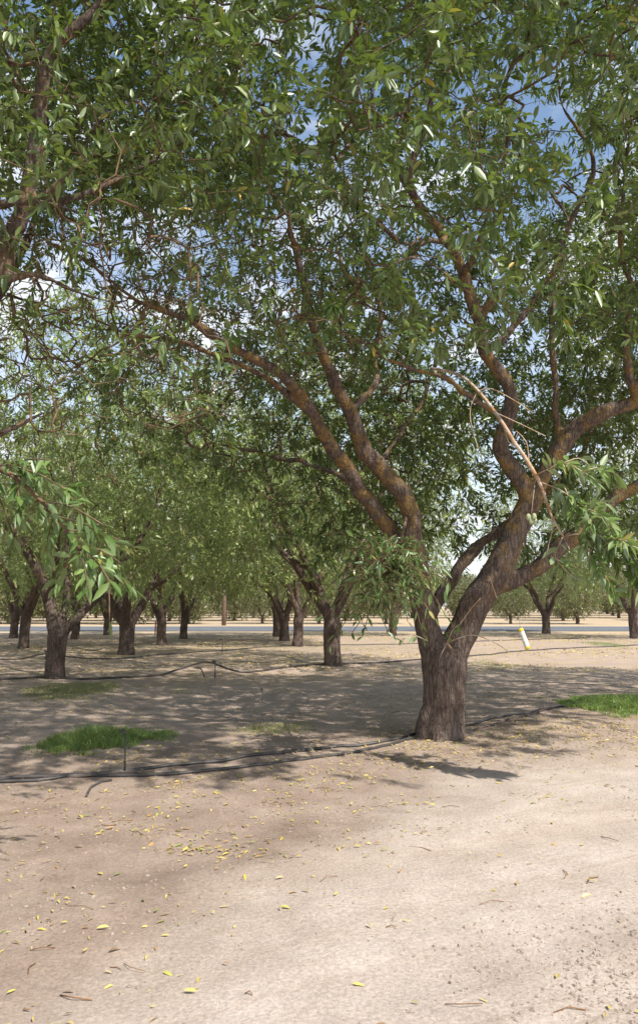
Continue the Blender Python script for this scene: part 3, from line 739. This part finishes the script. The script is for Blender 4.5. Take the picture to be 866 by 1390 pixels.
# ------------------------------------------------------------------ ground, road
def axis(lo, hi, near, far, n0):
    return None
ys = np.concatenate([np.arange(-8, 1.5, .5), np.arange(1.5, 16, .05), np.arange(16, 30, .16), np.arange(30, 70, .6), np.arange(70, 200, 5), np.geomspace(200, 2500, 18)])
xp = np.concatenate([np.arange(0, 8, .05), np.arange(8, 14, .15), np.arange(14, 40, .8), np.arange(40, 150, 6), np.geomspace(150, 2500, 14)])
xs = np.concatenate([-xp[:0:-1], xp])
X, Yg = np.meshgrid(xs, ys); Z = gz(X, Yg)
V = np.stack([X, Yg, Z], -1).reshape(-1, 3); nx, ny = len(xs), len(ys)
i = np.arange(nx-1)[None]+np.arange(ny-1)[:, None]*nx
Q = np.stack([i, i+1, i+1+nx, i+nx], -1).reshape(-1, 4)
me = mesh_np('ground', V, Q.ravel(), np.arange(len(Q))*4, True)
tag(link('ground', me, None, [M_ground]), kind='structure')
tb = TB(); zr = float(gz(0, 52))
def sheet(tb, x0, x1, y0, y1, z, mi=0):
    b = tb.n; tb.V.append(np.array([(x0, y0, z), (x1, y0, z), (x1, y1, z), (x0, y1, z)], float)); tb.n += 4; tb.face((b, b+1, b+2, b+3), mi)
tb.quadbox((0, (ROAD_Y0+ROAD_Y1)/2, zr-.03), 600, (ROAD_Y1-ROAD_Y0)/2, .09)
road = tag(link('road', tb.mesh('road', False), None, [M_road]), kind='structure')
tb = TB()
sheet(tb, -600, 600, ROAD_Y0+.35, ROAD_Y0+.47, zr+.064); sheet(tb, -600, 600, ROAD_Y1-.47, ROAD_Y1-.35, zr+.064)
for q in range(-60, 60): sheet(tb, q*9., q*9.+3, 52.45, 52.57, zr+.064)
tag(link('road_marking', tb.mesh('road_marking', False), None, [M_paint]), kind='structure')

# orchard beyond the road
rF = np.random.default_rng(5)
rows = [(68, 5.6), (78, 5.8), (90, 6.2), (103, 6.6), (120, 7.2), (140, 7.5), (162, 8)]
for ri, (yy, spc) in enumerate(rows):
    half = yy*.5+6; n = int(half/spc)
    for q in range(-n, n+1):
        x = q*spc+rF.uniform(-.6, .6)+ri*2.3; y = yy+rF.uniform(-.8, .8)
        if ri < 2 and x > 8 and rF.random() < .5: continue
        plant(x, y, farp[int(rF.integers(0, 2))], rF.uniform(0, 6.28), rF.uniform(.75, 1.1)*(1+.04*ri), 'low bushy olive yellow tree in the rows beyond the road', 'orchard trees beyond the road')

# utility pole beyond the road, marker post before it
g = ground_pt(304, 849)
po = empty('utility_pole', (g[0], g[1], g[2])); tag(po, 'weathered wooden utility pole across the road between the trunks', 'utility pole')
tb = TB(); tb.tube([(0, 0, -.3), (0, 0, 3), (0, 0, 9)], [.19, .17, .13], 12); link('pole', tb.mesh('pole'), po, [M_pole])
tb = TB(); tb.quadbox((0, -.17, 8.3), 1.1, .05, .06); link('crossarm', tb.mesh('crossarm', False), po, [M_pole])
for xx in (-1, -.45, .45, 1):
    tb = TB(); tb.tube([(xx, -.17, 8.35), (xx, -.17, 8.42), (xx, -.17, 8.46), (xx, -.17, 8.52)], [.03, .06, .03, .045], 8); link('insulator', tb.mesh('insulator'), po, [M_white])
g = ground_pt(211, 861)
tb = TB(); tb.quadbox((0, 0, .45), .035, .02, .5, 0); tb.quadbox((0, -.03, .85), .045, .008, .08, 1)
o = link('marker_post', tb.mesh('marker_post', False), None, [M_orange, M_white]); o.location = g
tag(o, 'small orange marker post at the roadside left of the pole', 'marker post')

# ------------------------------------------------------------------ irrigation hoses
def groundline(pts, r, lift=0, sink=.0, step=.12, wob=.012, seed=0):
    """pts: (px,py[,extra height]) traced on the ground -> world polyline lying on the soil"""
    rr = np.random.default_rng(seed); W_ = []
    for p in pts:
        g = ground_pt(p[0], p[1]); W_.append((g[0], g[1], p[2] if len(p) > 2 else 0, r))
    q = resample(W_, step)
    out = []
    for k, (x, y, h, _) in enumerate(q):
        out.append((x+(vnoise(k*.31, seed, 1, 5)-.5)*wob*2, y+(vnoise(k*.27, seed+3, 1, 6)-.5)*wob*2, float(gz(x, y))+r*.85+max(h, 0)-sink))
    return np.array([(float(a), float(b), float(c)) for a, b, c in out])
def hose(name, pts, r, mat, label, group='black irrigation lines on the soil', **kw):
    P = groundline(pts, r, **kw); o0 = P[len(P)//2].copy(); tb = TB(); tb.tube(P-o0, r, 9)
    o = link(name, tb.mesh(name), None, [mat]); o.location = o0
    tag(o, label, 'irrigation hose', group); return o
hose('irrigation_hose', [(-260, 1078), (-100, 1068), (0, 1060), (70, 1056), (130, 1053), (165, 1049), (230, 1041), (300, 1035), (380, 1024), (450, 1016), (520, 1008), (572, 995), (640, 985), (690, 972), (760, 960), (840, 950), (960, 934)], .017, M_hose,
     'black irrigation hose running up to the big trunk and on towards the right grass', seed=1)
hose('irrigation_hose', [(-200, 1071), (-80, 1066), (0, 1063), (70, 1059), (110, 1054), (150, 1055), (200, 1054), (260, 1050), (330, 1043), (400, 1033), (470, 1024), (530, 1012), (566, 1003), (590, 1018)][:-1], .015, M_hose,
     'dusty irrigation hose lying nearest the camera, left of the big trunk', seed=2)
hose('irrigation_hose', [(630, 1002), (648, 990), (680, 982), (720, 970), (752, 961), (790, 957), (830, 956)], .014, M_hose_dusty, 'dusty irrigation hose lying right of the big trunk below the grass', seed=4)
hose('irrigation_hose', [(60, 1057), (105, 1056), (140, 1052), (170, 1050), (210, 1048)], .013, M_hose_dusty, 'short dusty irrigation hose beside the black riser', seed=5)
hose('irrigation_hose', [(152, 1060), (138, 1062), (124, 1070), (118, 1082)], .010, M_hose, 'short curled end of black hose lying in the dirt below the riser', seed=6)
hose('irrigation_hose', [(-60, 928), (0, 924), (60, 921), (120, 923), (180, 920), (215, 918), (240, 914, .05), (262, 913, .16), (275, 913, .22), (290, 913, .19), (310, 914, .07), (335, 914), (380, 909), (430, 903), (470, 902), (560, 897), (640, 891), (700, 885), (780, 880), (870, 876)], .022, M_hose,
     'black irrigation hose of the second row humped up beside a stake', seed=7)
hose('irrigation_hose', [(-60, 893), (0, 896), (30, 895), (62, 891, .06), (90, 892), (150, 895), (220, 889), (300, 884), (370, 878), (440, 876), (560, 874), (600, 873), (700, 869), (800, 866)], .02, M_hose, 'thin black irrigation line of the third row far back', seed=8)

def riser(pxy, h, lean, label, elbow=True, s=1.0):
    g = ground_pt(*pxy); o = empty('sprinkler_riser', g); tag(o, label, 'sprinkler', 'sprinkler stakes on the irrigation lines')
    top = np.array([lean, 0, h])
    tb = TB(); tb.tube([(0, 0, -.04), (lean*.4, 0, h*.45), tuple(top)], [.009*s, .008*s, .0075*s], 8); tb.tube([(lean*.3, 0, h*.28), (lean*.34, 0, h*.34)], [.013*s, .013*s], 8)
    link('stake', tb.mesh('stake'), o, [M_hose])
    tb = TB(); tb.tube([top, top+[0, 0, .012], top+[-.012, 0, .02], top+[-.03*s, 0, .028], top+[-.05*s, 0, .02]], [.012*s, .016*s, .016*s, .013*s, .008*s], 8)
    tb.tube([top+[-.02*s, 0, .03], top+[-.02*s, 0, .05]], [.018*s, .010*s], 8)
    link('spray_head', tb.mesh('spray_head'), o, [M_hose])
riser((170, 1049), .33, -.012, 'black upright sprinkler riser in the near left hose')
riser((292, 921), .33, .0, 'black sprinkler stake under the humped hose of the second row', s=1.4)
riser((62, 895), .22, .01, 'small black sprinkler stake far left behind the dark forked trunk', s=1.4)
riser((302, 887), .42, .0, 'thin sprinkler stake standing in the far rows below the pole', s=1.4)
riser((356, 953), .18, .0, 'short thin stake in the bare soil left of the big trunk', s=.6)
tb = TB(); g0 = ground_pt(276, 920); P = np.array([g0+[.03, 0, 0], g0+[.0, 0, .1], g0+[-.06, 0, .2], g0+[-.16, .03, .2]])
tb.tube(P-g0, .014, 8); o = link('drip_tube', tb.mesh('drip_tube'), None, [M_hose]); o.location = g0
tag(o, 'short black tube propping the humped hose left of its stake', 'irrigation tube')

# ------------------------------------------------------------------ things hanging in the big tree
c = at(711, 867, Y0-.6)
o = empty('insect_trap', c); tag(o, 'white and yellow tube trap hanging tilted under the right limb', 'insect trap')
ax = unit(at(716, 880, Y0-.6)-at(706, 854, Y0-.6)); hl = .115
tb = TB(); tb.tube([-ax*hl*.72, ax*hl*.72], .028, 18, cap=False); link('sleeve', tb.mesh('sleeve'), o, [M_white])
tb = TB(); tb.tube([-ax*hl*1.0, -ax*hl*.95, -ax*hl*.72], [.023, .028, .0285], 18); link('yellow_band', tb.mesh('yellow_band'), o, [M_yellow])
tb = TB(); tb.tube([ax*hl*.72, ax*hl*.9, ax*hl], [.0285, .028, .025], 18); link('yellow_band', tb.mesh('yellow_band'), o, [M_yellow])
tb = TB()
for k in range(3):
    a = -ax*hl*.35+ax*hl*.3*k; tb.tube([a, a+ax*.004], .0286, 18, cap=False)
link('printed_stripes', tb.mesh('printed_stripes'), o, [M_greenink])
tb = TB(); tb.tube([-ax*hl, -ax*hl+np.array([-.01, 0, .12]), -ax*hl+np.array([-.05, .1, .3]), at(690, 808, Y0-.1)-c], .0018, 5); link('wire', tb.mesh('wire'), o, [M_wire])

c = at(721, 704, 6.2)
o = empty('almond_husk_cluster', c); tag(o, 'pale green almond husks dangling on a thread before the right stem', 'almond cluster')
for k, (dx, dy, dz, rr) in enumerate(((-.025, 0, .012, .026), (.02, -.01, .018, .024), (.0, .01, -.018, .027), (.034, .01, -.012, .018))):
    me = bpy.data.meshes.new('husk'); import bmesh
    bm = bmesh.new(); bmesh.ops.create_icosphere(bm, subdivisions=3, radius=1)
    for v in bm.verts:
        q = v.co; f = 1+.12*mnoise.noise(q*3+Vector((k, 0, 0)))-.25*max(0, 1-abs(q.x)*4)*(q.z < .2)
        v.co = Vector((q.x*rr*.8*f+dx, q.y*rr*.7*f+dy, q.z*rr*1.15*f+dz))
    for f in bm.faces: f.smooth = True
    bm.to_mesh(me); bm.free(); link('husk', me, o, [M_husk])
tb = TB(); tb.tube([(0, 0, .02), (.01, 0, .1), at(726, 652, 6.3)-c], .002, 5); link('thread', tb.mesh('thread'), o, [M_twig_pale])

# ------------------------------------------------------------------ ground cover
def grass(name, cx, cy, rx, ry, rot, n, h, mat, label, seed, dens=1.6):
    r = np.random.default_rng(seed)
    u = r.uniform(-1, 1, (n*2, 2)); d = np.hypot(u[:, 0], u[:, 1])
    nn = vnoise(u[:, 0]*3+seed, u[:, 1]*3, 1, seed)
    nn = .6*nn+.4*vnoise(u[:, 0]*9, u[:, 1]*6, 1, seed+5)
    u = u[(d+1.3*(nn-.5)+r.normal(0, .10, n*2) < .80)][:n]
    x = cx+u[:, 0]*rx*math.cos(rot)-u[:, 1]*ry*math.sin(rot); y = cy+u[:, 0]*rx*math.sin(rot)+u[:, 1]*ry*math.cos(rot)
    m = len(x); P = np.stack([x, y, gz(x, y)-.005], 1)
    edge = np.clip(1.25-np.hypot(u[:, 0], u[:, 1]), .3, 1)
    H = h*r.uniform(.45, 1.15, m)*edge*(.6+.8*vnoise(x, y, 6, seed))
    D = unit(np.stack([r.normal(0, .28, m), r.normal(0, .28, m), np.ones(m)], 1)); S = unit(np.cross(D, r.normal(0, 1, (m, 3))))
    w = (r.uniform(.0022, .0045, m)*(1 if h > .05 else 1))[:, None]; bend = np.stack([r.normal(0, .5, m), r.normal(0, .5, m), np.zeros(m)], 1)
    H = H[:, None]; a = P+D*H*.55+bend*H*.2; b = P+D*H*.95+bend*H*.75-np.array([0, 0, .15])*H
    v = np.stack([P-S*w, P+S*w, a+S*w*.75, a-S*w*.75, b], 1)
    tl = np.array([0, 1, 2, 3, 3, 2, 4]); ts = np.array([0, 4])
    rn = np.clip(r.beta(2, 2.2, m), 0, 1); rn[r.random(m) < .2] = 1
    me = mesh_np(name, v.reshape(-1, 5*0+3), (tl[None]+np.arange(m)[:, None]*5).ravel(), (ts[None]+np.arange(m)[:, None]*7).ravel(), False, np.repeat(rn, 5))
    tag(link(name, me, None, [mat]), label, 'grass', kind='stuff')
def patch(x0, x1, yc, dy, n, h, mat, label, seed, name='grass'):
    a = ground_pt(x0, yc); b = ground_pt(x1, yc); t = ground_pt((x0+x1)/2, yc-dy); q = ground_pt((x0+x1)/2, yc+dy)
    grass(name, (a[0]+b[0])/2, (t[1]+q[1])/2, (b[0]-a[0])/2, abs(t[1]-q[1])/2, 0, n, h, mat, label, seed)
patch(52, 195, 1008, 18, 4200, .22, M_grass, 'bright green grass tuft beside the near left hose', 1)
patch(130, 250, 1000, 11, 2200, .09, M_grass, 'thin low grass trailing right of the bright green tuft', 2)
patch(766, 960, 960, 15, 20000, .20, M_grass, 'thick dark green grass patch at the right edge behind the hose', 3)
patch(10, 175, 938, 13, 9000, .09, M_grass_dry, 'dull sparse grass in front of the dark forked trunk', 4)
patch(300, 440, 990, 11, 2200, .06, M_grass_dry, 'faint low weeds in the bare soil left of the big trunk', 5)
patch(228, 262, 938, 4, 500, .04, M_grass_dry, 'tiny weed tuft on the pale soil strip at left', 6)
patch(630, 700, 902, 10, 1400, .07, M_grass_dry, 'yellow green weeds behind the big trunk on the right', 7)
patch(800, 850, 876, 5, 1500, .12, M_grass, 'small green weed clump near the far right hose', 8)
patch(-40, 700, 880, 10, 14000, .05, M_grass_dry, 'dry stubble between the far orchard rows', 9)
patch(200, 760, 861, 2.2, 4000, .16, M_grass_dry, 'dry verge grass along the near road edge', 10)

def litter(n, region, seed, size=(.045, .085), hi=True):
    r = np.random.default_rng(seed); x, y = region(n, r)
    return x, y
rT = np.random.default_rng(77)
xs_, ys_ = [], []
# general scatter, denser near the tree row
n = 130000; x = rT.uniform(-9, 11, n); y = rT.uniform(2.0, 19, n)
v = (x-MAIN[0])*NRM[0]+(y-MAIN[1])*NRM[1]
u_ = (x-MAIN[0])*ROW[0]+(y-MAIN[1])*ROW[1]
v = v-.62*np.minimum(u_+.8, 0)*(v < 0)
den = .06+.34*np.exp(-((v+.3)/1.2)**2)+.16*smooth(0, 3, v)
cl = vnoise(x, y, 1.1, 21)*vnoise(x, y, 3.7, 22)
den = den*np.clip((cl-.10)*3.6, .10, 1.5)*(.6+.4*smooth(3.5, 7, y))
k = rT.random(n) < den; xs_.append(x[k]); ys_.append(y[k])
# drifts seen in the photograph
for (pa, pb, sp_, m) in ((640, 1010, .55, 260), (760, 1005, .7, 420), (840, 998, .6, 420), (650, 1036, .30, 60), (730, 1080, .09, 22), (310, 1155, .16, 60), (205, 1125, .2, 55), (268, 1155, .12, 30),  (575, 1030, .3, 60), (130, 1022, .4, 110), (240, 1022, .4, 90), (120, 950, .9, 220), (640, 945, .9, 260), (700, 1000, .5, 160), (560, 1130, .1, 14), (490, 1150, .13, 16), (602, 1012, .32, 90), (560, 1012, .3, 60), (390, 1060, .4, 60), (300, 1065, .35, 60)):
    g = ground_pt(pa, pb); xs_.append(g[0]+rT.normal(0, sp_, m)); ys_.append(g[1]+rT.normal(0, sp_*.8, m))
x = np.concatenate(xs_); y = np.concatenate(ys_); m = len(x)
px, py, dep = project(np.stack([x, y, gz(x, y)], 1))
k = (y > 1.5); x, y = x[k], y[k]; m = len(x)
D = unit(np.stack([rT.normal(0, 1, m), rT.normal(0, 1, m), rT.normal(0, .12, m)], 1))
L = rT.uniform(.025, .066, m)*rT.choice([1, 1, .6], m); rn = rT.random(m)
up = np.array([0, 0, 1.])+rT.normal(0, .35, (m, 3))
me = leaf_mesh('fallen_leaves', np.stack([x, y, gz(x, y)+.006+rT.uniform(0, .008, m)], 1), D, L, L*rT.uniform(.2, .34, m), True, rn, up)
tag(link('fallen_leaves', me, None, [M_litter]), 'yellow and brown fallen almond leaves scattered over the near dirt', 'fallen leaves', kind='stuff')
n = 60000; x = rT.uniform(-26, 30, n); y = rT.uniform(17, 44, n)
k = (rT.random(n) < np.clip((vnoise(x, y, .5, 31)*vnoise(x*.4, y*1.5, 1.0, 32)-.12)*2.4, .03, .9)); x, y = x[k], y[k]; m = len(x)
D = unit(np.stack([rT.normal(0, 1, m), rT.normal(0, 1, m), rT.normal(0, .15, m)], 1)); L = rT.uniform(.06, .11, m)
me = leaf_mesh('fallen_leaves', np.stack([x, y, gz(x, y)+.012], 1), D, L, L*.38, False, rT.random(m)*.75, np.array([0, 0, 1.])+rT.normal(0, .4, (m, 3)))
tag(link('fallen_leaves', me, None, [M_litter]), 'yellowish leaf litter lying between the far orchard rows', 'fallen leaves', kind='stuff')

# clods, stones and twig bits
def clods():
    bmv = np.array([(1, 0, 0), (-1, 0, 0), (0, 1, 0), (0, -1, 0), (0, 0, 1), (0, 0, -1)], float)
    bf = np.array([(0, 2, 4), (2, 1, 4), (1, 3, 4), (3, 0, 4), (2, 0, 5), (1, 2, 5), (3, 1, 5), (0, 3, 5)])
    n = 60000; x = rT.uniform(-6, 7, n); y = rT.uniform(2.2, 14, n)
    v = (x-MAIN[0])*NRM[0]+(y-MAIN[1])*NRM[1]
    grav = np.exp(-(((x-1.7)/.8)**2+((y-3.3)/.55)**2))
    v2 = v-.62*np.minimum((x-MAIN[0])*ROW[0]+(y-MAIN[1])*ROW[1]+.8, 0)
    den = .10+.75*smooth(-2, -.8, v2)*vnoise(x, y, 1.7, 41)+.95*grav
    k = rT.random(n) < den; x, y = x[k], y[k]
    e = 2800; x = np.concatenate([x, rT.normal(1.65, .5, e)]); y = np.concatenate([y, rT.normal(3.35, .35, e)]); m = len(x)
    s = (rT.uniform(0, 1, m)**3*.011+.0025)[:, None, None]
    V = bmv[None]*s*rT.uniform(.6, 1.4, (m, 6, 1))+rT.normal(0, .15, (m, 6, 3))*s
    V[:, :, 2] *= .65
    V += np.stack([x, y, gz(x, y)+.001], 1)[:, None]
    me = mesh_np('gravel', V.reshape(-1, 3), (bf[None]+np.arange(m)[:, None, None]*6).ravel(), np.arange(m*8)*3, False)
    tag(link('gravel', me, None, [M_stone]), 'small stones and dry clods strewn over the dirt drive', 'gravel', kind='stuff')
clods()
tb = TB()
for _ in range(420):
    x, y = rT.uniform(-6, 7), rT.uniform(2.6, 13); a = rT.uniform(0, 6.28); l = rT.uniform(.03, .16); z = float(gz(x, y))+.004
    tb.tube([(x, y, z), (x+math.cos(a)*l*.5, y+math.sin(a)*l*.5, z+rT.uniform(0, .015)), (x+math.cos(a+.3)*l, y+math.sin(a+.3)*l, z)], rT.uniform(.001, .0028), 4)
tag(link('fallen_twigs', tb.mesh('fallen_twigs'), None, [M_dead]), 'bits of broken twig strewn over the soil', 'twigs', kind='stuff')

# ------------------------------------------------------------------ light
el = math.asin(SUN[2]); az = math.atan2(SUN[0], SUN[1])
sl = bpy.data.lights.new('sun', 'SUN'); sl.energy = 5.0; sl.angle = math.radians(.8); sl.color = (1, .955, .88)
so = bpy.data.objects.new('sun', sl); COL.objects.link(so); so.location = (0, 0, 30)
so.rotation_euler = Vector(SUN).to_track_quat('Z', 'Y').to_euler()
w = bpy.data.worlds.new('World'); C.world = w; w.use_nodes = True
nt = w.node_tree; nt.nodes.clear(); N = nt.nodes.new; Lk = nt.links.new
bg = N('ShaderNodeBackground'); out = N('ShaderNodeOutputWorld'); Lk(bg.outputs[0], out.inputs[0]); bg.inputs[1].default_value = .09
sky = N('ShaderNodeTexSky'); sky.sky_type = 'NISHITA'; sky.sun_disc = False; sky.sun_elevation = el; sky.sun_rotation = az
sky.altitude = 50; sky.air_density = 1.0; sky.dust_density = .6; sky.ozone_density = 1.6
tc = N('ShaderNodeTexCoord'); sep = N('ShaderNodeSeparateXYZ'); Lk(tc.outputs['Generated'], sep.inputs[0])
def M(op, a, b):
    m = N('ShaderNodeMath'); m.operation = op
    for i_, v_ in ((0, a), (1, b)):
        if isinstance(v_, (int, float)): m.inputs[i_].default_value = v_
        else: Lk(v_, m.inputs[i_])
    return m.outputs[0]
zc = M('MAXIMUM', M('ADD', sep.outputs[2], .12), .05)
cv = N('ShaderNodeCombineXYZ'); Lk(M('DIVIDE', sep.outputs[0], zc), cv.inputs[0]); Lk(M('DIVIDE', sep.outputs[1], zc), cv.inputs[1])
no = N('ShaderNodeTexNoise'); Lk(cv.outputs[0], no.inputs['Vector']); no.inputs['Scale'].default_value = 2.1; no.inputs['Detail'].default_value = 8; no.inputs['Roughness'].default_value = .58; no.inputs['Distortion'].default_value = .35
mr = N('ShaderNodeMapRange'); mr.interpolation_type = 'SMOOTHSTEP'; Lk(no.outputs['Fac'], mr.inputs[0]); mr.inputs[1].default_value = .47; mr.inputs[2].default_value = .64
low = N('ShaderNodeMapRange'); Lk(sep.outputs[2], low.inputs[0]); low.inputs[1].default_value = .50; low.inputs[2].default_value = .12; low.inputs[3].default_value = 0; low.inputs[4].default_value = .6
mx = N('ShaderNodeMix'); mx.data_type = 'RGBA'; Lk(M('MINIMUM', M('ADD', mr.outputs[0], low.outputs[0]), .93), mx.inputs[0]); Lk(sky.outputs[0], mx.inputs[6]); gn = N('ShaderNodeMix'); gn.data_type = 'RGBA'; gn.blend_type = 'MULTIPLY'; gn.inputs[0].default_value = 1; Lk(sky.outputs[0], gn.inputs[6]); gn.inputs[7].default_value = (2.0, 1.9, 1.75, 1); Lk(gn.outputs[2], mx.inputs[6]); mx.inputs[7].default_value = (8.4, 8.7, 9.2, 1)
Lk(mx.outputs[2], bg.inputs[0])

C.view_settings.view_transform = 'Standard'; C.view_settings.look = 'None'; C.view_settings.gamma = 1
C.view_settings.exposure = 0.5
C.render.engine = 'CYCLES'
C.cycles.max_bounces = 4; C.cycles.diffuse_bounces = 2; C.cycles.glossy_bounces = 1; C.cycles.transmission_bounces = 4
C.cycles.sample_clamp_indirect = 6
